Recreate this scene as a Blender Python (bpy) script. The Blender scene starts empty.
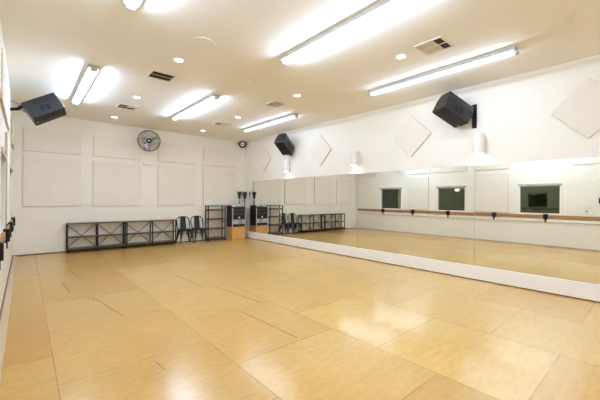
import bpy, bmesh, math, random
from mathutils import Vector, Matrix
random.seed(7)
C = bpy.context.scene.collection
R, L, D, H, FRONT = 6.006, 0.2195, 9.973, 3.427, -4.2
PI = math.pi

# ------------------------------------------------------------------ materials
def lin(c):
    return tuple(((v/255)/12.92 if v/255 <= .04045 else ((v/255+.055)/1.055)**2.4) for v in c)

def mat(name, rgb, rough=.5, metal=0., spec=.5, noise=0., nscale=8., stretch=(1, 1, 1), bump=0., bscale=200., coat=0.):
    m = bpy.data.materials.new(name); m.use_nodes = True
    nt = m.node_tree; b = nt.nodes['Principled BSDF']
    col = lin(rgb)
    b.inputs['Base Color'].default_value = (*col, 1)
    b.inputs['Roughness'].default_value = rough
    b.inputs['Metallic'].default_value = metal
    b.inputs['Specular IOR Level'].default_value = spec
    b.inputs['Coat Weight'].default_value = coat
    tc = nt.nodes.new('ShaderNodeTexCoord'); mp = nt.nodes.new('ShaderNodeMapping')
    mp.inputs['Scale'].default_value = stretch
    nt.links.new(tc.outputs['Object'], mp.inputs['Vector'])
    if noise:
        n = nt.nodes.new('ShaderNodeTexNoise'); n.inputs['Scale'].default_value = nscale; n.inputs['Detail'].default_value = 5
        nt.links.new(mp.outputs['Vector'], n.inputs['Vector'])
        r = nt.nodes.new('ShaderNodeValToRGB')
        r.color_ramp.elements[0].position = .3; r.color_ramp.elements[1].position = .7
        r.color_ramp.elements[0].color = (*[c*(1-noise) for c in col], 1)
        r.color_ramp.elements[1].color = (*[min(1, c*(1+noise)) for c in col], 1)
        nt.links.new(n.outputs['Fac'], r.inputs['Fac']); nt.links.new(r.outputs['Color'], b.inputs['Base Color'])
    if bump:
        n = nt.nodes.new('ShaderNodeTexNoise'); n.inputs['Scale'].default_value = bscale; n.inputs['Detail'].default_value = 2
        nt.links.new(mp.outputs['Vector'], n.inputs['Vector'])
        bp = nt.nodes.new('ShaderNodeBump'); bp.inputs['Strength'].default_value = bump; bp.inputs['Distance'].default_value = .002
        nt.links.new(n.outputs['Fac'], bp.inputs['Height']); nt.links.new(bp.outputs['Normal'], b.inputs['Normal'])
    return m

def emit(name, rgb, strength):
    m = bpy.data.materials.new(name); m.use_nodes = True
    nt = m.node_tree; nt.nodes.clear()
    e = nt.nodes.new('ShaderNodeEmission'); o = nt.nodes.new('ShaderNodeOutputMaterial')
    e.inputs['Color'].default_value = (*rgb, 1); e.inputs['Strength'].default_value = strength
    nt.links.new(e.outputs[0], o.inputs['Surface'])
    return m

M = dict(
    wall=mat('wall_paint', (233, 228, 215), .42, bump=.05, bscale=120, noise=.01, nscale=1.5),
    ceiling=mat('ceiling_paint', (233, 231, 225), .8, bump=.1, bscale=90, noise=.01, nscale=1.2),
    trim=mat('trim_paint', (236, 231, 224), .4, noise=.02, nscale=3),
    panel=mat('acoustic_fabric', (229, 221, 209), .85, bump=.3, bscale=500, noise=.015, nscale=3),
    paneledge=mat('acoustic_panel_edge', (196, 176, 148), .8, noise=.05, nscale=9),
    brown=mat('brown_moulding_and_gap_shade', (118, 82, 52), .5, noise=.12, nscale=9),
    greige=mat('floor_border_wood', (196, 168, 132), .45, noise=.06, nscale=14, stretch=(6, 1, 1)),
    crack=mat('floor_split', (142, 98, 50), .26, noise=.2, nscale=20),
    barre=mat('barre_wood', (168, 116, 66), .35, noise=.18, nscale=10, stretch=(8, 1, 8)),
    black=mat('black_metal', (24, 23, 24), .4, .3, noise=.1, nscale=20),
    slate=mat('slate_painted_metal', (20, 24, 28), .34, .2, noise=.08, nscale=12),
    cab=mat('speaker_cabinet_plastic', (12, 18, 26), .32, spec=.75, bump=.5, bscale=400, noise=.08, nscale=15),
    grille=mat('speaker_grille_mesh', (26, 20, 17), .55, .3, bump=.8, bscale=500, noise=.15, nscale=60),
    recess=mat('handle_pocket', (8, 8, 9), .5, noise=.1, nscale=20),
    handle=mat('handle_rim_plastic', (44, 54, 66), .35, noise=.05, nscale=20),
    badge=mat('pale_badge', (210, 212, 215), .3, .3, noise=.02, nscale=10),
    shelfwood=mat('rustic_brown_board', (104, 74, 52), .5, noise=.25, nscale=6, stretch=(1, 8, 8)),
    ply=mat('plywood', (206, 154, 86), .45, noise=.12, nscale=5, stretch=(6, 6, 1)),
    plyside=mat('plywood_dark', (150, 106, 58), .5, noise=.12, nscale=5, stretch=(6, 6, 1)),
    silver=mat('brushed_silver', (186, 190, 198), .35, .7, noise=.05, nscale=30, stretch=(1, 1, 12)),
    grey=mat('grey_panel', (120, 124, 132), .4, .4, noise=.08, nscale=20),
    dark=mat('duct_shade', (60, 50, 36), .8, noise=.1, nscale=12),
    ventwhite=mat('vent_enamel', (216, 206, 188), .5, noise=.02, nscale=10),
    housing=mat('lamp_housing_enamel', (186, 186, 180), .45, noise=.03, nscale=10),
    paper=mat('white_paper', (240, 240, 238), .7, noise=.01, nscale=9),
    olive=mat('dark_olive_enamel', (56, 62, 54), .4, .2, noise=.08, nscale=20),
    stem=mat('grey_stem', (120, 122, 124), .35, .7, noise=.05, nscale=20),
    fanblade=mat('polished_aluminium_blade', (206, 208, 214), .32, .7, noise=.04, nscale=10),
    fanwire=mat('dark_guard_wire', (70, 70, 74), .35, .7, noise=.05, nscale=20),
    navy=mat('navy_hub', (30, 32, 56), .35, noise=.05, nscale=20),
    corridor=mat('corridor_wall_paint', (160, 174, 128), .7, noise=.05, nscale=2),
    corridordark=mat('corridor_dark_panel', (52, 52, 40), .7, noise=.06, nscale=3),
    shade=mat('roller_shade_fabric', (176, 174, 162), .8, noise=.03, nscale=20),
    tube=emit('fluorescent_tube_glow', (.9, .97, 1.05), 1.6),
    down=emit('downlight_glow', (1.0, .90, .74), 26.),
    corr=emit('added_corridor_glow_disc', (1.0, .97, .82), 2.2),
    sconce=emit('sconce_lamp_glow', (.9, .95, 1.), 9.),
)

def mirror_material():
    m = bpy.data.materials.new('silvered_mirror'); m.use_nodes = True
    b = m.node_tree.nodes['Principled BSDF']
    b.inputs['Base Color'].default_value = (.875, .885, .825, 1); b.inputs['Metallic'].default_value = 1; b.inputs['Roughness'].default_value = 0
    return m
M['mirror'] = mirror_material()
M['mirroredge'] = mat('mirror_glass_edge', (120, 134, 120), .3, noise=.05, nscale=9)

def glass_material():
    m = bpy.data.materials.new('window_glass'); m.use_nodes = True
    nt = m.node_tree; nt.nodes.clear()
    t = nt.nodes.new('ShaderNodeBsdfTransparent'); g = nt.nodes.new('ShaderNodeBsdfGlossy'); f = nt.nodes.new('ShaderNodeFresnel')
    mx = nt.nodes.new('ShaderNodeMixShader'); o = nt.nodes.new('ShaderNodeOutputMaterial')
    t.inputs['Color'].default_value = (.80, .88, .80, 1); g.inputs['Roughness'].default_value = .0
    g.inputs['Color'].default_value = (.9, 1., .82, 1)
    f.inputs['IOR'].default_value = 1.9
    nt.links.new(f.outputs[0], mx.inputs[0]); nt.links.new(t.outputs[0], mx.inputs[1]); nt.links.new(g.outputs[0], mx.inputs[2])
    nt.links.new(mx.outputs[0], o.inputs['Surface'])
    return m
M['glass'] = glass_material()

def floor_material():
    m = bpy.data.materials.new('maple_plywood_sheets'); m.use_nodes = True
    nt = m.node_tree; N = nt.nodes.new; lk = nt.links.new
    b = nt.nodes['Principled BSDF']
    tc = N('ShaderNodeTexCoord')
    at = N('ShaderNodeAttribute'); at.attribute_name = 'sheet'         # r: tone, g: gloss, b: warmth
    sep = N('ShaderNodeSeparateColor'); lk(at.outputs['Color'], sep.inputs[0])
    def noise(scale, sx, sy, detail=5, rough=.55):
        mp = N('ShaderNodeMapping'); mp.inputs['Scale'].default_value = (sx, sy, 1); lk(tc.outputs['Object'], mp.inputs['Vector'])
        n = N('ShaderNodeTexNoise'); n.inputs['Scale'].default_value = scale; n.inputs['Detail'].default_value = detail
        n.inputs['Roughness'].default_value = rough; lk(mp.outputs['Vector'], n.inputs['Vector']); return n
    def ramp(src, p0, c0, p1, c1):
        r = N('ShaderNodeValToRGB'); e = r.color_ramp.elements
        e[0].position = p0; e[1].position = p1; e[0].color = (*c0, 1); e[1].color = (*c1, 1); lk(src, r.inputs['Fac']); return r.outputs['Color']
    def mix(a, c, f, mode='MIX'):
        x = N('ShaderNodeMix'); x.data_type = 'RGBA'; x.blend_type = mode
        for s, v in ((0, f), (6, a), (7, c)):
            if hasattr(v, 'is_linked'): lk(v, x.inputs[s])
            else: x.inputs[s].default_value = v
        return x.outputs[2]
    base = ramp(sep.outputs[0], 0, lin((190, 148, 72)), 1, lin((224, 186, 112)))
    base = mix(base, ramp(sep.outputs[2], 0, (1., 1., 1.), 1, (1., .90, .74)), 1., 'MULTIPLY')
    grain = noise(4.5, 1., 5., 8, .68)                                   # figure running across each sheet
    base = mix(base, ramp(grain.outputs['Fac'], .3, (.88, .84, .78), .7, (1.06, 1.06, 1.06)), .85, 'MULTIPLY')
    blot = noise(1.7, 1., 1.4, 4)
    base = mix(base, ramp(blot.outputs['Fac'], .3, (.90, .88, .84), .7, (1.05, 1.05, 1.05)), .45, 'MULTIPLY')
    fine = noise(16, 1., 1.5, 6, .7)
    base = mix(base, ramp(fine.outputs['Fac'], .32, (.86, .80, .72), .62, (1.03, 1.03, 1.03)), .6, 'MULTIPLY')
    # joints between the sheets
    uv = N('ShaderNodeUVMap'); uv.uv_map = 'UVMap'
    sx = N('ShaderNodeSeparateXYZ'); lk(uv.outputs[0], sx.inputs[0])
    def edge(o):
        a = N('ShaderNodeMath'); a.operation = 'SUBTRACT'; lk(o, a.inputs[0]); a.inputs[1].default_value = .5
        c = N('ShaderNodeMath'); c.operation = 'ABSOLUTE'; lk(a.outputs[0], c.inputs[0]); return c.outputs[0]
    mxn = N('ShaderNodeMath'); mxn.operation = 'MAXIMUM'; lk(edge(sx.outputs[0]), mxn.inputs[0]); lk(edge(sx.outputs[1]), mxn.inputs[1])
    seam = N('ShaderNodeMapRange'); seam.inputs['From Min'].default_value = .4962; seam.inputs['From Max'].default_value = .4978
    lk(mxn.outputs[0], seam.inputs['Value'])
    wear = ramp(noise(2.3, 1, 1, 3).outputs['Fac'], .38, (.35, .35, .35), .62, (1, 1, 1))
    sw = N('ShaderNodeMath'); sw.operation = 'MULTIPLY'; lk(seam.outputs[0], sw.inputs[0]); lk(wear, sw.inputs[1])
    base = mix(base, (*lin((140, 98, 52)), 1), sw.outputs[0])
    lk(base, b.inputs['Base Color'])
    rn = N('ShaderNodeMapRange'); rn.inputs['To Min'].default_value = .255; rn.inputs['To Max'].default_value = .13
    lk(sep.outputs[1], rn.inputs['Value'])
    lk(rn.outputs[0], b.inputs['Roughness'])
    b.inputs['Specular IOR Level'].default_value = .85
    bp = N('ShaderNodeBump'); bp.inputs['Strength'].default_value = .12; bp.inputs['Distance'].default_value = .002
    lk(noise(26, 1, 1, 3).outputs['Fac'], bp.inputs['Height']); lk(bp.outputs[0], b.inputs['Normal'])
    return m
M['floor'] = floor_material()

# ------------------------------------------------------------------ mesh helpers
class MB:
    def __init__(self): self.bm = bmesh.new(); self.mi = 0; self.smooth = False
    def _done(self, faces):
        for f in faces: f.material_index = self.mi; f.smooth = self.smooth
        return self
    def box(self, a, b, bev=0., rot=None):
        """axis aligned box between two corners, optional bevel, optional Matrix applied after"""
        t = bmesh.new(); bmesh.ops.create_cube(t, size=1)
        a, b = Vector(a), Vector(b)
        for v in t.verts: v.co = Vector([(a[i]+b[i])/2 + v.co[i]*(b[i]-a[i]) for i in range(3)])
        if bev: bmesh.ops.bevel(t, geom=list(t.edges), offset=bev, segments=2, affect='EDGES', profile=.5)
        if rot is not None: bmesh.ops.transform(t, matrix=rot, verts=t.verts)
        return self._merge(t)
    def _merge(self, t):
        vm = {v: self.bm.verts.new(v.co) for v in t.verts}
        fs = []
        for f in t.faces:
            try: fs.append(self.bm.faces.new([vm[v] for v in f.verts]))
            except ValueError: pass
        t.free(); return self._done(fs)
    def cyl(self, p0, p1, r0, r1=None, seg=16, caps=True, smooth=True):
        r1 = r0 if r1 is None else r1
        p0, p1 = Vector(p0), Vector(p1); ax = (p1-p0).normalized()
        q = ax.to_track_quat('Z', 'Y')
        a = [self.bm.verts.new(p0 + q @ Vector((r0*math.cos(2*PI*i/seg), r0*math.sin(2*PI*i/seg), 0))) for i in range(seg)]
        b = [self.bm.verts.new(p1 + q @ Vector((r1*math.cos(2*PI*i/seg), r1*math.sin(2*PI*i/seg), 0))) for i in range(seg)]
        fs = [self.bm.faces.new((a[i], a[(i+1) % seg], b[(i+1) % seg], b[i])) for i in range(seg)]
        self._done(fs)
        for f in fs: f.smooth = smooth
        if caps: self._done([self.bm.faces.new(a[::-1]), self.bm.faces.new(b)])
        return self
    def tube(self, pts, r, seg=8, closed=False):
        pts = [Vector(p) for p in pts]; n = len(pts); rings = []
        for i, p in enumerate(pts):
            d = ((pts[(i+1) % n]-pts[i-1]) if closed or 0 < i < n-1 else (pts[1]-pts[0] if i == 0 else pts[-1]-pts[-2])).normalized()
            up = Vector((0, 0, 1)) if abs(d.z) < .9 else Vector((1, 0, 0))
            s = d.cross(up).normalized(); u = s.cross(d)
            rr = r[i] if isinstance(r, (list, tuple)) else r
            rings.append([self.bm.verts.new(p + s*rr*math.cos(2*PI*k/seg) + u*rr*math.sin(2*PI*k/seg)) for k in range(seg)])
        fs = []
        for i in range(n if closed else n-1):
            a, b = rings[i], rings[(i+1) % n]
            for k in range(seg): fs.append(self.bm.faces.new((a[k], a[(k+1) % seg], b[(k+1) % seg], b[k])))
        if not closed: fs += [self.bm.faces.new(rings[0][::-1]), self.bm.faces.new(rings[-1])]
        self._done(fs)
        for f in fs: f.smooth = len(f.verts) == 4
        return self
    def lathe(self, prof, seg=24, m=None):
        """profile [(r,z)] about z, optional matrix"""
        m = m or Matrix(); rings = []
        for r, z in prof:
            rings.append([self.bm.verts.new(m @ Vector((max(r, 1e-4)*math.cos(2*PI*k/seg), max(r, 1e-4)*math.sin(2*PI*k/seg), z))) for k in range(seg)])
        fs = [self.bm.faces.new((a[k], a[(k+1) % seg], b[(k+1) % seg], b[k])) for a, b in zip(rings, rings[1:]) for k in range(seg)]
        self._done(fs)
        for f in fs: f.smooth = True
        return self
    def prism(self, poly, z0, z1, m=None):
        m = m or Matrix()
        a = [self.bm.verts.new(m @ Vector((x, y, z0))) for x, y in poly]; b = [self.bm.verts.new(m @ Vector((x, y, z1))) for x, y in poly]
        n = len(poly)
        fs = [self.bm.faces.new(a[::-1]), self.bm.faces.new(b)] + [self.bm.faces.new((a[i], a[(i+1) % n], b[(i+1) % n], b[i])) for i in range(n)]
        return self._done(fs)
    def quad(self, *pts): return self._done([self.bm.faces.new([self.bm.verts.new(p) for p in pts])])
    def mat(self, i): self.mi = i; return self
    def build(self, name, mats, parent=None, bev=0., fix=True):
        if fix: bmesh.ops.recalc_face_normals(self.bm, faces=self.bm.faces)
        me = bpy.data.meshes.new(name); self.bm.to_mesh(me); self.bm.free()
        for m in (mats if isinstance(mats, (list, tuple)) else [mats]): me.materials.append(m)
        o = bpy.data.objects.new(name, me); C.objects.link(o)
        if parent is not None: o.parent = parent
        if bev:
            md = o.modifiers.new('bevel', 'BEVEL'); md.width = bev; md.segments = 2; md.limit_method = 'ANGLE'; md.angle_limit = .6
        return o

def thing(name, label, cat, loc=(0, 0, 0), group=None, rotz=0.):
    o = bpy.data.objects.new(name, None); C.objects.link(o)
    o.empty_display_size = .1
    o.location = loc; o.rotation_euler = (0, 0, rotz); return tag(o, label, cat, group)
def tag(o, label, cat, group=None):
    o['label'] = label; o['category'] = cat
    if group: o['group'] = group
    elif 'group' in o: del o['group']
    return o
def struct(o): o['kind'] = 'structure'; return o
def copy_tree(o, parent=None):
    c = o.copy(); C.objects.link(c)
    if parent is not None: c.parent = parent
    for ch in list(o.children): copy_tree(ch, c)
    return c

# ------------------------------------------------------------------ setting
# floor: sheets of plywood laid in half-staggered columns
fb = bmesh.new(); uvl = fb.loops.layers.uv.new('UVMap'); cl = fb.loops.layers.float_color.new('sheet')
S = 1.165
cols = [(-.2195, .19), (.19, 1.355), (1.355, 2.52), (2.52, 3.685), (3.685, 4.85), (4.85, 6.03)]
special = {(3, 1): (.9, .85, .0), (3, 0): (.85, .72, .05), (2, 1): (.35, .2, .5), (2, 0): (.6, .5, .2), (4, 0): (.5, .3, .3), (1, 2): (.4, .1, .5), (0, 2): (.1, .1, .8), (0, 3): (.2, .1, .6), (2, 2): (.5, .35, .45), (3, 2): (.35, .3, .3)}
rng = random.Random(11)
for ci, (x0, x1) in enumerate(cols):
    off = .61 if ci % 2 else 1.19
    k = -5
    while off + S*k < D:
        y0, y1 = max(FRONT, off+S*k), min(D, off+S*(k+1))
        tone = (rng.random()*.5, rng.random()*.35, rng.random())
        if (ci, k) in special: tone = special[(ci, k)]
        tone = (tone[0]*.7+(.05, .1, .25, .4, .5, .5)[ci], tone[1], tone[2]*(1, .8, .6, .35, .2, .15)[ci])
        if y1 - y0 > .01:
            vs = [fb.verts.new(p) for p in ((x0, y0, 0), (x1, y0, 0), (x1, y1, 0), (x0, y1, 0))]
            f = fb.faces.new(vs)
            for lp in f.loops:
                vx, vy = lp.vert.co.x, lp.vert.co.y
                u = (vx-x0)/(x1-x0) if x1-x0 > .9 else 1-(x1-vx)/S
                v = (vy-(off+S*k))/S
                lp[uvl].uv = (u, v); lp[cl] = (*tone, 1)
        k += 1
def crack(pts, w):
    for (xa, ya), (xb, yb) in zip(pts, pts[1:]):
        d = Vector((xb-xa, yb-ya, 0)).normalized(); n = Vector((-d.y, d.x, 0))*w/2
        a, b = Vector((xa, ya, .0006)), Vector((xb, yb, .0006))
        f = fb.faces.new([fb.verts.new(p) for p in (a-n, b-n, b+n, a+n)]); f.material_index = 1
        if f.normal.z < 0: f.normal_flip()
crack([(.725, 5.27), (.735, 5.15), (.79, 4.85), (.815, 4.6), (.875, 4.25), (.89, 4.2)], .013)
crack([(.665, 5.28), (.70, 5.12), (.715, 5.02)], .012)
crack([(.462, 6.42), (.49, 6.0), (.505, 5.68)], .014)
crack([(.66, 7.4), (.70, 6.9), (.725, 6.4)], .016)
crack([(2.075, 5.8), (2.085, 5.4), (2.125, 4.756)], .016)
crack([(2.285, 4.63), (2.33, 4.2), (2.40, 3.55)], .015)
crack([(2.025, 3.42), (2.05, 3.0), (2.065, 2.72), (2.075, 2.41)], .013)
crack([(.85, 2.83), (.865, 2.66)], .010)
fb.normal_update()
for f in fb.faces:
    if f.normal.z < 0: f.normal_flip()
me = bpy.data.meshes.new('floor'); fb.to_mesh(me); fb.free()
me.materials.append(M['floor']); me.materials.append(M['crack'])
fo = bpy.data.objects.new('floor', me); C.objects.link(fo); struct(fo)

struct(MB().box((-L-.15, FRONT-.1, H), (R+.2, D+.1, H+.12)).build('ceiling', M['ceiling']))
struct(MB().box((-L-.15, D, -.02), (R+.2, D+.12, H)).box((-L, D-.004, -.02), (R, D+.01, .012)).build('wall_back', M['wall']))
struct(MB().box((-L-.15, FRONT-.12, -.02), (R+.2, FRONT, H)).build('wall_front', M['wall']))
struct(MB().box((R+.006, FRONT, -.02), (R+.13, D, H)).box((R+.001, FRONT, -.02), (R+.05, D-.02, .012)).build('wall_right', M['wall']))
WIN = [(7.42, 8.45), (4.80, 5.82), (2.06, 3.09)]; WZ0, WZ1 = 1.01, 1.91
wl = MB(); wl.box((-L-.05, FRONT, -.02), (-L+.004, D, .012))
wl.box((-L-.12, FRONT, -.02), (-L, D, WZ0)).box((-L-.12, FRONT, WZ1), (-L, D, H))
ys = [FRONT] + [v for w in sorted(WIN) for v in w] + [D]
for i in range(0, len(ys), 2): wl.box((-L-.12, ys[i], WZ0), (-L, ys[i+1], WZ1))
struct(wl.build('wall_left', M['wall']))
# corridor beyond the windows
cx = -2.6
co = MB()
co.quad((cx, 0, -.02), (cx, D, -.02), (cx, D, 2.7), (cx, 0, 2.7)); co.quad((cx, 0, -.02), (-L-.125, 0, -.02), (-L-.125, 0, 2.7), (cx, 0, 2.7))
co.quad((cx, D, -.02), (-L-.125, D, -.02), (-L-.125, D, 2.7), (cx, D, 2.7)); co.quad((cx, 0, 2.7), (cx, D, 2.7), (-L-.125, D, 2.7), (-L-.125, 0, 2.7))
co.quad((cx, 0, -.02), (cx, D, -.02), (-L-.125, D, -.02), (-L-.125, 0, -.02))
struct(co.build('wall_corridor', M['corridor'], fix=False))
for i, (y0, y1) in enumerate(WIN):
    w = struct(bpy.data.objects.new('window_%d' % (i+1), None)); C.objects.link(w); w.location = (-L, (y0+y1)/2, WZ0)
    hw = (y1-y0)/2; hh = WZ1-WZ0; t = .045
    f = MB()
    for a, b in (((-.12, -hw-t, -t), (.018, hw+t, .006)), ((-.12, -hw-t, hh-.006), (.018, hw+t, hh+t)), ((-.12, -hw-t, .006), (.018, -hw+.006, hh-.006)), ((-.12, hw-.006, .006), (.018, hw+t, hh-.006))): f.box(a, b)
    f.build('window_frame', M['trim'], w, bev=.003)
    MB().box((-.075, -hw+.006, .006), (-.069, hw-.006, hh-.006)).build('window_pane', M['glass'], w)
    MB().box((.018, -hw-.05, hh-.03), (.036, hw+.05, hh+.035), .004).box((-.03, -hw+.012, hh-.06), (-.027, hw-.012, hh-.008)).build('roller_shade', M['shade'], w)

struct(MB().box((R-.028, FRONT, .018), (R+.006, D-.005, .243)).mat(1).box((R-.012, FRONT, 0), (R+.006, D-.005, .018)).build('baseboard_right', [M['trim'], M['brown']], bev=.002))  # lower brown strip paints the dark gap under the plinth
struct(MB().box((-L, D-.014, 0), (R-.03, D, .026)).build('baseboard_back', M['brown']))
struct(MB().box((-L, FRONT, 0), (-L+.016, D-.014, .02)).build('shadow_gap_left', M['brown']))  # brown strip paints the shadow gap along the foot of the wall
struct(MB().box((-L+.016, FRONT, 0), (-L+.085, D-.014, .010)).build('trim_1', M['greige'], bev=.002))
cr = MB(); cr.prism([(0, 0), (0, -.055), (-.012, -.055), (-.018, -.035), (-.04, -.014), (-.04, 0)], FRONT, D, Matrix(((1, 0, 0, R+.006), (0, 0, 1, 0), (0, 1, 0, H), (0, 0, 0, 1))))
struct(cr.build('trim_2', M['trim']))

# mirrors on the right wall
ms = [9.665, 7.86, 4.79, 2.19, -.9]
mlab = ['narrow mirror panel on the right wall nearest the back corner', 'wide wall mirror panel reflecting the black chairs and shelves',
        'wide wall mirror panel reflecting two small dark windows', 'nearest wide wall mirror panel reflecting one dark window at right']
for i in range(4):
    b = MB(); y1, y0 = ms[i]-.0025, ms[i+1]+.0025
    b.box((R, y0, .243), (R+.006, y1, 2.022))
    o = b.build('wall_mirror', [M['mirror'], M['mirroredge']])
    for p in o.data.polygons:
        if p.normal.x > -.9: p.material_index = 1
    tag(o, mlab[i], 'mirror', 'mirrors along the right wall')

# ------------------------------------------------------------------ acoustic panels
def panel(name, w, h, t, M4, label, group):
    b = MB(); b.box((-w/2, -h/2, 0), (w/2, h/2, t))
    o = b.build(name, [M['panel'], M['paneledge']], bev=.004)
    for p in o.data.polygons:
        if abs(p.normal.z) < .5: p.material_index = 1
    o.matrix_world = M4
    return tag(o, label, 'acoustic panel', group)
def frame4(loc, X, Y, Z): return Matrix(((X[0], Y[0], Z[0], loc[0]), (X[1], Y[1], Z[1], loc[1]), (X[2], Y[2], Z[2], loc[2]), (0, 0, 0, 1)))
bx = [(-.035, 1.10, 'at the left corner below the speaker'), (1.365, 2.52, 'left of the fan'), (3.01, 4.16, 'right of the fan'), (4.43, 5.635, 'at the right corner above the tall shelf')]
for x0, x1, w in bx:
    panel('acoustic_panel', x1-x0, 1.19, .028, frame4(((x0+x1)/2, D-.0015, 1.765), (1, 0, 0), (0, 0, 1), (0, -1, 0)), 'square cream panel, back wall lower row, '+w, 'square panels on the back wall')
for x0, x1, w in bx:
    panel('acoustic_panel', x1-x0, .56, .028, frame4(((x0+x1)/2, D-.0015, 2.775), (1, 0, 0), (0, 0, 1), (0, -1, 0)), 'wide cream panel, back wall upper row, '+w, 'wide panels on the back wall')
q = math.sqrt(.5)
for y, w in ((8.76, 'nearest the back corner'), (6.08, 'between the rear speaker and the middle wall light'), (3.42, 'left of the near speaker'), (.70, 'cut by the right edge of the photo')):
    panel('diamond_panel', .60, .60, .028, frame4((R+.0045, y, 2.712), (0, q, q), (0, -q, q), (-1, 0, 0)) @ Matrix.Identity(4), 'cream diamond panel on the right wall, '+w, 'diamond panels on the right wall')
for y0, y1, w in ((8.72, 9.72, 'in its back corner'), (6.13, 7.0, 'between the far and middle windows'), (4.76, 6.04, 'over the middle window'), (3.42, 4.5, 'between the middle and nearest windows'), (.7, 1.76, 'nearest the camera above the switch plate')):
    panel('acoustic_panel', y1-y0, .56, .028, frame4((-L+.0015, (y0+y1)/2, 2.755), (0, 1, 0), (0, 0, 1), (1, 0, 0)), 'wide cream panel high on left wall, '+w, 'wide panels on the left wall')
for y0, y1, w in ((6.2, 7.06, 'between the far and middle windows'), (3.42, 4.5, 'between the middle and nearest windows')):
    panel('acoustic_panel', y1-y0, 1.33, .028, frame4((-L+.0015, (y0+y1)/2, 1.665), (0, 1, 0), (0, 0, 1), (1, 0, 0)), 'tall cream panel on the left wall '+w, 'tall panels on the left wall')

# ------------------------------------------------------------------ ballet barre on the left wall
ba = thing('ballet_barre', 'long brown wooden ballet barre with black brackets along the left wall under the windows', 'barre', (-L, 5., .9))
MB().box((.018, -4.2, -.035), (.042, 4.76, .066)).build('wooden_rail', M['barre'], ba, bev=.006)
MB().box((0, -4.2, -.145), (.045, 4.76, -.075)).build('lower_rail', M['trim'], ba, bev=.006)['label'] = 'white painted lower rail'
for y in (8.3, 6.85, 5.4, 3.83, 2.4, .98):
    b = MB(); b.box((0, y-5.058, -.060), (.080, y-4.942, .094)).box((.018, y-5.022, -.15), (.060, y-4.978, -.058))
    b.build('bracket', M['black'], ba, bev=.003)['label'] = 'black metal rail bracket'

# ------------------------------------------------------------------ fluorescent fixtures
DOWN, SIDE, RIGHT_DIM = 27., 28.5, .33
def fixture(label):
    t = thing('fluorescent_light', label, 'ceiling light', (0, 0, H), 'fluorescent strip lights on the ceiling')
    ln = 2.32
    m4 = Matrix(((1, 0, 0, 0), (0, 0, 1, 0), (0, 1, 0, 0), (0, 0, 0, 1)))
    MB().prism([(-.076, 0), (-.074, -.050), (-.066, -.054), (.066, -.054), (.074, -.050), (.076, 0)], -ln/2, ln/2, m4).build('housing', M['housing'], t, bev=.003)
    for k in (-1, 1):
        MB().box((-.042, k*ln/2-.024, -.098), (.042, k*ln/2+.003, -.0542)).build('end_cap', M['housing'], t, bev=.004)
    for nm, ry, zz, xx, wd_, e in (('down', 0, -.0935, 0, .045, DOWN), ('left', PI*.62, -.074, -.0325, .03, SIDE), ('right', -PI*.62, -.074, .0325, .03, SIDE)):
        ld = bpy.data.lights.new('fluorescent_'+nm, 'AREA'); ld.shape = 'RECTANGLE'; ld.size = wd_; ld.size_y = ln-.06; ld.energy = e; ld.color = (.735, .94, 1.26)
        lo = bpy.data.objects.new('tube_light', ld); C.objects.link(lo); lo.parent = t; lo.location = (xx, 0, zz); lo.rotation_euler = (0, ry, 0)
    MB().prism([(-.022, -.0542), (-.030, -.060), (-.030, -.080), (-.020, -.092), (.020, -.092), (.030, -.080), (.030, -.060), (.022, -.0542)], -ln/2+.028, ln/2-.028, m4).build('lens', M['tube'], t)
    return t
fx = [(.79, 6.90, 'fluorescent strip light over the left side beside the dark ceiling vent'), (2.81, 6.90, 'fluorescent strip light at middle rear, in line with the fan side'),
      (4.85, 6.90, 'fluorescent strip light at right rear above the far black speaker'), (2.81, 2.44, 'fluorescent strip light at top centre running out of frame'),
      (4.88, 2.45, 'fluorescent strip light at right front above the near black speaker'), (.81, 2.46, 'fluorescent strip light with only its end showing at the top edge'),
      (.81, -2.2, 'fluorescent strip light behind the camera at left'), (2.81, -2.2, 'fluorescent strip light behind the camera at centre'), (4.87, -2.2, 'fluorescent strip light behind the camera at right')]
f0 = fixture(fx[0][2])
for i, (x, y, lb) in enumerate(fx):
    o = f0 if i == 0 else copy_tree(f0)
    o.location = (x, y, H); o['label'] = lb
    if x > 4:                                    # tubes along the right wall dimmed to keep that wall from washing out
        for ch in o.children:
            if ch.type == 'LIGHT':
                ch.data = ch.data.copy(); ch.data.energy *= RIGHT_DIM

# ------------------------------------------------------------------ downlights
def downlight():
    t = thing('downlight', '', 'ceiling light', (0, 0, H), 'recessed round downlights')
    MB().lathe([(.058, -.001), (.060, -.008), (.078, -.006), (.082, 0)], 28).build('trim_ring', M['trim'], t)
    MB().lathe([(0, -.004), (.058, -.004), (.058, -.001)], 28).build('lamp', M['down'], t)
    return t
dl = [(1.695, 9.085, 'small round downlight at left rear, past the left ceiling vents'), (1.695, 6.985, 'small round downlight between the two left vents'), (1.695, 4.69, 'small round downlight near the dark two-slot vent and faint ceiling disc'),
      (4.02, 9.085, 'small round downlight at right rear nearest the back wall'), (4.005, 6.985, 'small round downlight just before the right rear vent'), (4.01, 4.72, 'small round downlight above the far black speaker, beside the tan vent'),
      (4.004, 2.452, 'small round downlight left of the large white vent')]
d0 = downlight()
for i, (x, y, lb) in enumerate(dl):
    o = d0 if i == 0 else copy_tree(d0)
    o.location = (x, y, H); o['label'] = lb

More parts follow.
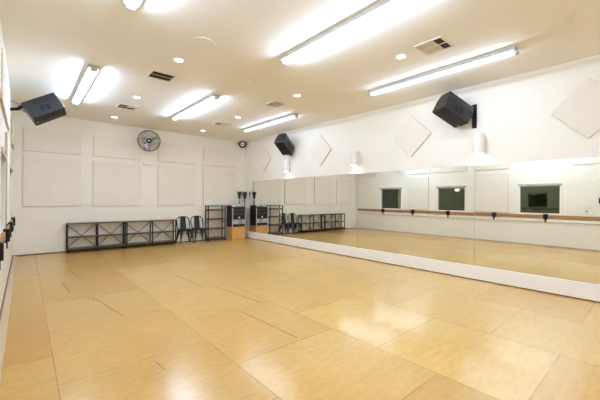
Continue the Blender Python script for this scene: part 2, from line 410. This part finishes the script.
# ------------------------------------------------------------------ vents, detector, ceiling disc
def vent(loc, w, h, nx, ny, dark, label, slat=.0068):
    t = thing('ceiling_vent', label, 'vent', (loc[0], loc[1], H), 'ceiling air vents')
    f = MB(); fr = .022
    for a, b in (((-w/2-fr, -h/2-fr), (w/2+fr, -h/2)), ((-w/2-fr, h/2), (w/2+fr, h/2+fr)), ((-w/2-fr, -h/2), (-w/2, h/2)), ((w/2, -h/2), (w/2+fr, h/2))):
        f.box((a[0], a[1], -.014), (b[0], b[1], 0))
    for i in range(1, nx): f.box((-w/2+w*i/nx-.007, -h/2, -.013), (-w/2+w*i/nx+.007, h/2, 0))
    for j in range(1, ny): f.box((-w/2, -h/2+h*j/ny-.007, -.013), (w/2, -h/2+h*j/ny+.007, 0))
    f.build('frame', M['ventwhite'], t)
    MB().box((-w/2, -h/2, -.003), (w/2, h/2, 0)).build('duct_shade_plate', M['dark'], t)  # flat dark plate paints the shade of an open duct
    for i in range(nx):
        for j in range(ny):
            x0, x1, y0, y1 = -w/2+w*i/nx, -w/2+w*(i+1)/nx, -h/2+h*j/ny, -h/2+h*(j+1)/ny
            s = MB(); n = 8
            op = (i, j) in dark
            for k in range(n):
                y = y0+(y1-y0)*(k+.5)/n
                hw = (.0022 if op else slat)*((y1-y0)/.16 if not op else 1)
                s.box((x0, y-hw, -.010), (x1, y+hw, -.008))
            s.build('louvre', M['dark'] if op else M['ventwhite'], t)  # open cells: louvres coloured dark to match the painted duct shade
    return t
vent((1.70, 5.48), .33, .29, 1, 2, {(0, 0), (0, 1)}, 'dark square two-slot vent on the left part of the ceiling')
vent((1.71, 7.86), .33, .30, 2, 2, {(0, 1), (0, 0), (1, 1)}, 'small four-way vent near the left rear corner, partly dark')
vent((4.03, 7.86), .33, .30, 2, 2, {(0, 1)}, 'small four-way vent at right rear beside a downlight')
vent((4.02, 5.45), .27, .29, 1, 2, set(), 'pale tan vent near the far end of the right fluorescent light', .0050)
vent((4.045, 1.995), .33, .32, 2, 3, {(0, 0), (1, 0)}, 'large cream vent with two dark cells, nearest the camera')
o = MB().lathe([(0, -.004), (.150, -.004), (.152, 0)], 40).build('ceiling_cover', M['ceiling']); o.location = (1.75, 3.96, H)
for f in o.data.polygons: f.use_smooth = False
tag(o, 'faint round flat cover disc painted like the ceiling', 'cover plate')
sd = thing('smoke_detector', 'small white round detector at the middle of the ceiling', 'smoke detector', (2.91, 4.70, H))
MB().lathe([(0, -.014), (.05, -.012), (.058, 0)], 28).build('base', M['ventwhite'], sd)
MB().lathe([(0, -.042), (.022, -.040), (.03, -.03), (.034, -.012)], 28).build('sensor_cap', M['ventwhite'], sd)

# ------------------------------------------------------------------ wall speakers
def speaker(label):
    t = thing('wall_speaker', label, 'speaker', group='black speakers on the walls')
    Ln, d, wf, wb = .545, .345, .335, .235
    # local: z along the cabinet, -y is the grille side
    fy, by, my = -d/2, d/2, .045
    sec = [(-wf/2, fy), (wf/2, fy), (wf/2, my), (wb/2, by), (-wb/2, by), (-wf/2, my)]
    MB().prism(sec, 0, Ln).build('cabinet', M['cab'], t, bev=.012)
    g = MB(); g.prism([(-wf/2+.012, fy-.012), (0, fy-.024), (wf/2-.012, fy-.012), (wf/2-.008, fy+.004), (-wf/2+.008, fy+.004)], .014, Ln-.014)
    gr = g.build('grille', M['grille'], t, bev=.005)
    MB().box((-.018, fy-.027, .045), (.018, fy-.015, .062)).build('badge', M['badge'], gr, bev=.003)
    for s in (-1, 1):
        h = MB()
        # pocket handle let into the side: rim, dark hollow and a grip bar across
        x = s*wf/2
        h.box((min(x-s*.006, x+s*.004), fy+.050, Ln*.32), (max(x-s*.006, x+s*.004), fy+.175, Ln*.70))
        hp = h.build('handle', M['handle'], t, bev=.003)
        k = MB()
        k.box((min(x+s*.0035, x+s*.0055), fy+.056, Ln*.35), (max(x+s*.0035, x+s*.0055), fy+.168, Ln*.50)).box((min(x+s*.0035, x+s*.0055), fy+.056, Ln*.53), (max(x+s*.0035, x+s*.0055), fy+.168, Ln*.68))
        k.build('handle_pocket', M['recess'], hp)
    return t
def place_speaker(o, c, t, yw, s, roll=0.):
    u = Vector((-s*math.cos(t)*math.cos(yw), -math.cos(t)*math.sin(yw), math.sin(t)))
    n = Vector((-s*math.sin(t)*math.cos(yw), -math.sin(t)*math.sin(yw), -math.cos(t)))
    w = n.cross(u)
    if w.y > 0: w = -w
    n = n*math.cos(roll) + w*math.sin(roll)
    Y = -n; X = Y.cross(u)
    base = Vector(c) - u*.545/2
    o.matrix_world = frame4(base, X, Y, u)
    return u, n, X, base
sp0 = speaker('large black speaker on the right wall nearest the camera, tilted downwards')
fr = place_speaker(sp0, (5.717, 2.45, 3.006), .49, -.501, 1)
sp1 = copy_tree(sp0); sp1['label'] = 'far black speaker on the right wall near the back corner'
rr_ = place_speaker(sp1, (5.70, 7.24, 2.99), .592, .296, 1)
sp2 = copy_tree(sp0); sp2['label'] = 'black speaker on an arm at the left wall, seen from the side'
lr = place_speaker(sp2, (.262, 7.50, 3.03), .56, .046, -1, .22)
def bracket(wx, sgn, y, z, frm, label, zspan):
    u, n, X, base = frm
    t = thing('speaker_bracket', label, 'wall bracket', (wx, y, z), 'black speaker wall brackets')
    MB().box((min(0, -sgn*.014), -.038, -zspan), (max(0, -sgn*.014), .038, zspan)).build('wall_plate', M['black'], t, bev=.003)
    tgt = base - n*.0 + u*.06 - n*.172 - Vector((wx, y, z))
    root = Vector((-sgn*.014, 0, -zspan*.2))
    mid = root.lerp(tgt, .5) + Vector((0, 0, -.04))
    MB().tube([root, Vector((root.x*2.2, 0, root.z)), mid, tgt], .028, 10).build('arm', M['black'], t)
    return t
bracket(R+.006, 1, 2.21, 2.89, fr, 'black wall bracket holding the near right speaker', .21)
bracket(R+.006, 1, 7.33, 2.86, rr_, 'black wall bracket holding the far right speaker', .17)
bracket(-L, -1, 7.62, 2.98, lr, 'black wall bracket holding the left speaker', .12)
cb = MB().tube([(-L+.002, 7.95, 3.16), (-L+.05, 7.9, 3.17), (-L+.11, 7.82, 3.12), (-.05, 7.7, 3.0), (.0, 7.62, 2.93)], .006, 6).build('speaker_cable', M['black'])
tag(cb, 'thin black cable looping from the left wall to the left speaker', 'cable')

# ------------------------------------------------------------------ wall lights above the mirror
def sconce(label):
    t = thing('wall_light', label, 'wall light', group='white cylinder wall lights above the mirrors')
    MB().lathe([(.074, 0), (.084, 0), (.086, .008), (.086, .332), (.082, .34), (.0, .34)], 32).build('shade', M['trim'], t)
    MB().lathe([(.0, .03), (.073, .03), (.074, 0)], 24).build('lamp', M['sconce'], t)
    MB().box((.07, -.045, .10), (.106, .045, .24)).build('back_plate', M['trim'], t, bev=.004)
    ld = bpy.data.lights.new('sconce_spot', 'SPOT'); ld.energy = 15; ld.color = (.92, .96, 1.); ld.spot_size = math.radians(104); ld.spot_blend = .18; ld.shadow_soft_size = .02
    lo = bpy.data.objects.new('sconce_spot', ld); C.objects.link(lo); lo.parent = t; lo.location = (0, 0, .022)
    return t
s0 = sconce('white cylinder wall light below the near right speaker')
for i, (y, lb) in enumerate(((2.105, None), (4.85, 'white cylinder wall light on the middle of the right wall'), (7.42, 'white cylinder wall light below the far right speaker'))):
    o = s0 if i == 0 else copy_tree(s0)
    o.location = (R-.1, y, 2.215)
    if lb: o['label'] = lb

cl_ = thing('added_corridor_glow', 'added small glowing disc inside the middle dark window', 'wall light', (-2.6, 6.072, 1.861))  # added glowing disc for the bright spot in the middle window; also brightens corridor
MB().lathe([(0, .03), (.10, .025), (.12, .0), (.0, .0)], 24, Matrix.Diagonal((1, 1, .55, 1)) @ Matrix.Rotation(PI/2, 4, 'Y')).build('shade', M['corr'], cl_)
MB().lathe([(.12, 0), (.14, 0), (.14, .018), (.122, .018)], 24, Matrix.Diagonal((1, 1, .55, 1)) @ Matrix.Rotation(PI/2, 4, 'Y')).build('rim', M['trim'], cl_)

# ------------------------------------------------------------------ fan, corner speaker, wall boxes
FS = .92
fn = thing('wall_fan', 'round wire-guarded wall fan with silver blades high on the back wall', 'fan', (2.66, 9.62, 3.02))
fax = Vector((-.22, -.96, -.12)).normalized(); fq = fax.to_track_quat('Z', 'Y').to_matrix().to_4x4() @ Matrix.Scale(FS, 4)
gd = MB()
def ring(r, z, rad): gd.tube([fq @ Vector((r*math.cos(2*PI*k/40), r*math.sin(2*PI*k/40), z)) for k in range(40)], rad, 6, True)
ring(.315, 0, .009); ring(.30, .05, .004); ring(.23, .075, .003); ring(.15, .088, .003); ring(.07, .094, .004); ring(.28, -.07, .004); ring(.16, -.095, .003)
for k in range(36):
    a = 2*PI*k/36
    gd.tube([fq @ Vector((r*math.cos(a), r*math.sin(a), z)) for r, z in ((.06, .094), (.15, .088), (.23, .075), (.30, .05), (.315, 0), (.28, -.07), (.16, -.095))], .0012, 4)
gd.build('guard', M['fanwire'], fn)
for k in range(3):
    b = MB(); a0 = math.radians(128+120*k); pts = []
    for i in range(7):
        r = .05 + .235*i/6; wd = .07 + .075*math.sin(PI*min(1, i/5.2)*.62)
        pts.append([(r*math.cos(a0+s*wd/r*.62+.25*i/6), r*math.sin(a0+s*wd/r*.62+.25*i/6), -.02-s*.035) for s in (-1, -.33, .33, 1)])
    vs = [[b.bm.verts.new(fq @ Vector(p)) for p in row] for row in pts]
    b._done([b.bm.faces.new((vs[i][j], vs[i][j+1], vs[i+1][j+1], vs[i+1][j])) for i in range(6) for j in range(3)])
    for f in b.bm.faces: f.smooth = True
    o = b.build('blade', M['fanblade'], fn); md = o.modifiers.new('thick', 'SOLIDIFY'); md.thickness = .002
MB().lathe([(0, .06), (.045, .058), (.06, .04), (.06, -.03), (.0, -.03)], 24, fq).build('hub', M['navy'], fn)
MB().lathe([(0, .100), (.055, .099), (.062, .092), (.062, .085), (0, .085)], 24, fq).build('centre_cap', M['navy'], fn)
MB().box((-.03, -.012, .100), (.03, .012, .103), .002, fq).build('badge', M['badge'], fn)['label'] = 'pale badge'
MB().lathe([(0, -.04), (.075, -.04), (.08, -.06), (.08, -.15), (.06, -.18), (0, -.18)], 24, fq).build('motor', M['black'], fn)
MB().tube([fq @ Vector((0, 0, -.17)), Vector((.03, .25, -.06)), Vector((.03, .345, -.1))], .02, 10).box((-.03, .335, -.2), (.09, .353, 0)).build('wall_arm', M['black'], fn)

cs = thing('round_speaker', 'small round black speaker with white cone high in the back right corner', 'speaker', (5.83, D, 3.32))
rm = Matrix.Rotation(PI/2, 4, 'X') @ Matrix.Identity(4)
ax = Vector((-.45, -.87, -.18)).normalized(); m4 = Matrix.Translation((0, -.13, .012)) @ ax.to_track_quat('Z', 'Y').to_matrix().to_4x4()
MB().lathe([(.055, .02), (.072, .05), (.124, .045), (.128, .02), (.124, -.03), (.05, -.08), (0, -.08)], 28, m4).build('body', M['black'], cs)
MB().lathe([(.03, .008), (.074, .051)], 28, m4).build('cone', M['paper'], cs)
MB().lathe([(0, .028), (.02, .022), (.031, .008)], 20, m4).build('dust_cap', M['slate'], cs)
for s in (-1, 1): MB().cyl(m4 @ Vector((s*.12, 0, 0)), m4 @ Vector((s*.155, 0, 0)), .018, seg=12).build('yoke_knob', M['black'], cs)
MB().tube([m4 @ Vector((0, 0, -.07)), (0, -.002, .02)], .016, 8).box((-.03, -.008, -.03), (.03, 0, .07)).build('mount', M['black'], cs)

wb = thing('wall_box', 'small white box on the back wall just below the fan', 'wall box', (2.72, D, 2.41))
MB().box((-.12, -.07, -.045), (.12, 0, .045)).build('housing', M['trim'], wb, bev=.012)
MB().box((-.10, -.074, -.02), (.10, -.069, .03)).build('front_cover', M['trim'], wb, bev=.002)

sw = thing('switch_plate', 'white guarded wall plate on the left wall above the barre, seen in the mirror', 'switch', (-L, 1.45, 1.04))
MB().box((0, -.11, 0), (.012, .11, .28)).build('back_plate', M['trim'], sw, bev=.004)
MB().box((.012, -.085, .13), (.022, .085, .25)).build('cover', M['panel'], sw, bev=.003)
MB().box((.012, -.02, .05), (.03, .02, .09)).build('switch', M['brown'], sw, bev=.003)
tp = thing('control_panel', 'black framed wall control panel at the right edge of the mirror', 'control panel', (-L, 1.02, 1.34))
MB().box((0, -.18, 0), (.03, .18, .16)).build('housing', M['recess'], tp, bev=.01)
MB().box((.03, -.155, .02), (.033, .14, .14)).build('screen', M['silver'], tp, bev=.001)

# ------------------------------------------------------------------ low shelving units
def low_unit(x0, x1, label):
    y0, y1, h = 9.70, 9.945, .735
    w = x1-x0
    t = thing('shelving_unit', label, 'shelf', (x0, y0, 0), 'low shelving units along the back wall')
    dd = y1-y0; p = .028
    for x in (0, w/2-p/2, w-p):
        for y in (0, dd-p):
            MB().box((x, y, 0), (x+p, y+p, h-.02)).build('post', M['black'], t, bev=.002)
        for z in (.05, h-.042, .36): MB().box((x, p, z), (x+p, dd-p, z+.02)).build('side_rung', M['black'], t)
    for z in (.085, .372, h-.02):
        MB().box((0 if z > .6 else p*.5, 0.002, z), (w if z > .6 else w-p*.5, dd-.002, z+.028)).build('shelf', M['shelfwood'], t, bev=.002)
    for y in (.002, dd-.018): MB().box((p, y, .045), (w-p, y+.016, .085)).build('bottom_rail', M['black'], t)
    for s in (0, 1):
        xa, xb = s*(w/2)+p, (s+1)*w/2-p
        for za, zb in ((.12, h-.05), (h-.05, .12)):
            k = .004 if za > zb else 0.
            MB().tube([(xa, dd-.030+k, za), (xb, dd-.030+k, zb)], .0085, 6).build('cross_brace', M['black'], t)
    return t
low_unit(.785, 2.10, 'low brown and black shelving unit at left, empty, with crossed braces')
low_unit(2.115, 3.475, 'low brown and black shelving unit at right, beside the first black chair')

# tall open shelf
ts = thing('open_shelf', 'tall narrow black framed shelf with four brown boards beside the second chair', 'shelf', (4.47, 9.66, 0))
w, dd, h, p = .625, .235, 1.15, .03
for x in (0, w-p):
    for y in (0, dd-p): MB().box((x, y, 0), (x+p, y+p, h)).build('post', M['black'], ts, bev=.002)
    for z in (.05, .6, h-.02): MB().box((x, p, z), (x+p, dd-p, z+.018)).build('side_rung', M['black'], ts)
for z in (.07, .375, .69, .99):
    MB().box((p*.4, .004, z), (w-p*.4, dd-.004, z+.05)).build('shelf', M['shelfwood'], ts, bev=.002)
MB().box((p, dd-.018, h-.02), (w-p, dd-.004, h)).build('top_rail', M['black'], ts)

# ------------------------------------------------------------------ metal chairs
def chair(label):
    t = thing('metal_chair', label, 'chair', group='black metal chairs by the back wall')
    s = MB()
    s.box((-.18, -.18, .435), (.18, .18, .452)).box((-.172, -.172, .40), (.172, .172, .437))
    s.build('seat', M['slate'], t, bev=.012)
    for sx in (-1, 1):
        for sy in (-1, 1):
            b = MB(); tx, ty = sx*.155, sy*.155; fx_, fy_ = sx*.215, sy*.215
            n = 6; vs = []
            for i in range(n+1):
                k = i/n; x, y, z = tx+(fx_-tx)*k**.8, ty+(fy_-ty)*k**.8, .435*(1-k)
                r = .085*(1-k)**1.3+.02*k
                vs.append([b.bm.verts.new((x+a*r*.5-sx*r*.3, y+c*r*.5-sy*r*.3, z)) for a, c in ((-1, -1), (1, -1), (1, 1), (-1, 1))])
            fs = [b.bm.faces.new((vs[i][j], vs[i][(j+1) % 4], vs[i+1][(j+1) % 4], vs[i+1][j])) for i in range(n) for j in range(4)]
            fs += [b.bm.faces.new(vs[0]), b.bm.faces.new(vs[-1][::-1])]
            b.build('leg', M['slate'], t, bev=.004)
    b = MB()
    b.tube([(-.15, -.15, .30), (.15, .15, .30)], .007, 6).tube([(-.15, .15, .296), (.15, -.15, .296)], .007, 6)
    b.build('cross_stretcher', M['slate'], t)
    pts = [(-.178, .10, .44), (-.195, .165, .56), (-.195, .20, .70)]
    for k in range(9):
        a = PI - PI*k/8; pts.append((.185*math.cos(a)*(1 if abs(math.cos(a)) < .99 else 1.03), .215, .745+.098*math.sin(a)**.8 if math.sin(a) > 0 else .745))
    pts += [(.195, .20, .70), (.195, .165, .56), (.178, .10, .44)]
    MB().tube(pts, .0155, 8).build('back_frame', M['slate'], t)
    b = MB(); rows = []
    for i in range(7):
        k = i/6; z = .445+.39*k; y = .15+.07*k
        rows.append([b.bm.verts.new((xx*(.092-.008*k), y+.012*(1-abs(xx)), z)) for xx in (-1, 0, 1)])
    fs = [b.bm.faces.new((rows[i][j], rows[i][j+1], rows[i+1][j+1], rows[i+1][j])) for i in range(6) for j in range(2)]
    o = b.build('back_slat', M['slate'], t); md = o.modifiers.new('thick', 'SOLIDIFY'); md.thickness = .006
    return t
c0 = chair('black metal chair on the left of the pair, next to the low shelving')
c0.location = (3.765, 9.772, 0); c0.scale = (1, .88, .97)
c1 = copy_tree(c0); c1.location = (4.215, 9.772, 0); c1['label'] = 'black metal chair on the right of the pair, next to the tall shelf'

# ------------------------------------------------------------------ audio rack on a plywood box
pb = thing('plywood_box', 'plain plywood box on the floor under the audio rack', 'box', (5.27, 9.53, 0))
MB().box((0, 0, .0), (.52, .38, .43)).build('body', M['ply'], pb, bev=.004)
MB().box((-.001, .0, .43), (.521, .38, .437)).build('top_board', M['plyside'], pb)
ar = thing('audio_rack', 'black audio equipment rack with silver edges on the plywood box', 'audio rack', (5.265, 9.53, .437))
W, T, HH = .53, .38, .68
b = MB(); b.prism([(0, 0), (T, 0), (T, HH+.04), (.25, HH+.04), (0, HH-.04)], 0, W, Matrix(((0, 0, 1, 0), (1, 0, 0, 0), (0, 1, 0, 0), (0, 0, 0, 1)))); b.build('case', M['recess'], ar, bev=.004)
for x in (0, W-.034): MB().box((x, -.012, .0), (x+.034, .004, HH-.04)).build('front_edge', M['silver'], ar, bev=.003)
for i, (z0, z1, mm) in enumerate(((.015, .085, 'recess'), (.095, .165, 'silver'), (.17, .24, 'silver'), (.255, .37, 'black'), (.38, .49, 'slate'), (.50, .62, 'black'))):
    u = MB(); u.box((.04, -.008, z0), (W-.04, .002, z1)); un = u.build('rack_unit', M[mm], ar, bev=.002)
    d = MB()
    if mm == 'silver': d.box((.25, -.011, z0+.022), (.41, -.007, z0+.048)); d.build('display_slot', M['recess'], un)
    elif i == 3: d.box((.24, -.011, z0+.03), (.30, -.007, z0+.085)); d.build('meter', M['badge'], un)
    elif i in (4, 5):
        for k in range(6): d.cyl((.09+.07*k, -.008, (z0+z1)/2), (.09+.07*k, -.022, (z0+z1)/2), .013, seg=10)
        d.build('knob_row', M['grey'], un)
mx = MB(); mx.box((.03, .0, 0), (W-.03, .235, .012), 0, Matrix.Translation((0, .01, HH-.037)) @ Matrix.Rotation(math.atan2(.08, .25), 4, 'X')); mxo = mx.build('mixer_panel', M['slate'], ar)
kb = MB()
for i in range(7):
    for j in range(3): kb.cyl((.08+.06*i, .05+.06*j, HH-.022+.0192*(j+.3)), (.08+.06*i, .05+.06*j, HH-.002+.0192*(j+.3)), .009, seg=8)
kb.build('knobs', M['silver'], mxo)
pp = MB().box((0, 0, 0), (.15, .18, .0015)).build('paper_sheet', M['paper']); pp.matrix_world = Matrix.Translation((5.31, 9.56, 1.123)) @ Matrix.Rotation(.309, 4, 'X') @ Matrix.Rotation(-.15, 4, 'Z')
tag(pp, 'white sheet of paper lying on the left of the audio rack top', 'paper', 'papers on the audio rack')
pp2 = pp.copy(); C.objects.link(pp2); pp2.matrix_world = Matrix.Translation((5.56, 9.59, 1.132)) @ Matrix.Rotation(.309, 4, 'X') @ Matrix.Rotation(.1, 4, 'Z')
pp2['label'] = 'white sheet of paper lying on the right of the audio rack top'

def cup_lamp(label, loc, top):
    t = thing('stand_lamp', label, 'stand lamp', loc, 'slim stands in the back right corner')
    MB().lathe([(0, 0), (.045, 0), (.045, .012), (.015, .025), (0, .025)], 20).build('base', M['olive'], t)
    MB().cyl((0, 0, .02), (0, 0, top-.22), .015, seg=10).cyl((0, 0, top-.40), (0, 0, top-.35), .022, seg=10).build('pole', M['stem'], t)
    MB().lathe([(0, top-.24), (.04, top-.24), (.046, top-.15), (.03, top-.145), (0, top-.145)], 18).build('neck', M['black'], t)
    MB().lathe([(.0, top-.145), (.05, top-.14), (.072, top-.09), (.078, top), (.070, top), (.06, top-.08), (0, top-.09)], 22).build('cup_head', M['olive'], t)
cup_lamp('slim stand with dark cup head standing on the audio rack', (5.70, 9.80, 1.160), .485)
cup_lamp('slim stand with dark cup head on the floor between rack and mirror', (5.928, 9.83, 0), 1.64)

# ------------------------------------------------------------------ camera, world, view
F = Vector((math.sin(.7159)*math.cos(-.0031), math.cos(.7159)*math.cos(-.0031), math.sin(-.0031)))
r = Vector((math.cos(.7159), -math.sin(.7159), 0)); u = r.cross(F); ro = .0082
r2 = r*math.cos(ro)+u*math.sin(ro); u2 = -r*math.sin(ro)+u*math.cos(ro)
cam = bpy.data.cameras.new('camera'); co_ = bpy.data.objects.new('camera', cam); C.objects.link(co_)
cam.sensor_width = 36; cam.lens = 316.259*36/600; cam.clip_start = .02
co_.matrix_world = frame4((0, 0, 1.4), r2, u2, -F)
sc = bpy.context.scene; sc.camera = co_
wd = bpy.data.worlds.new('world'); sc.world = wd; wd.use_nodes = True
wd.node_tree.nodes['Background'].inputs[0].default_value = (.02, .02, .02, 1)
sc.view_settings.view_transform = 'Standard'; sc.view_settings.look = 'None'; sc.view_settings.gamma = 1; sc.view_settings.use_curve_mapping = False
sc.view_settings.exposure = 0.0
cy = sc.cycles
cy.use_denoising = True; cy.max_bounces = 12; cy.diffuse_bounces = 8; cy.glossy_bounces = 8; cy.transparent_max_bounces = 12
cy.sample_clamp_indirect = 10; cy.blur_glossy = .3
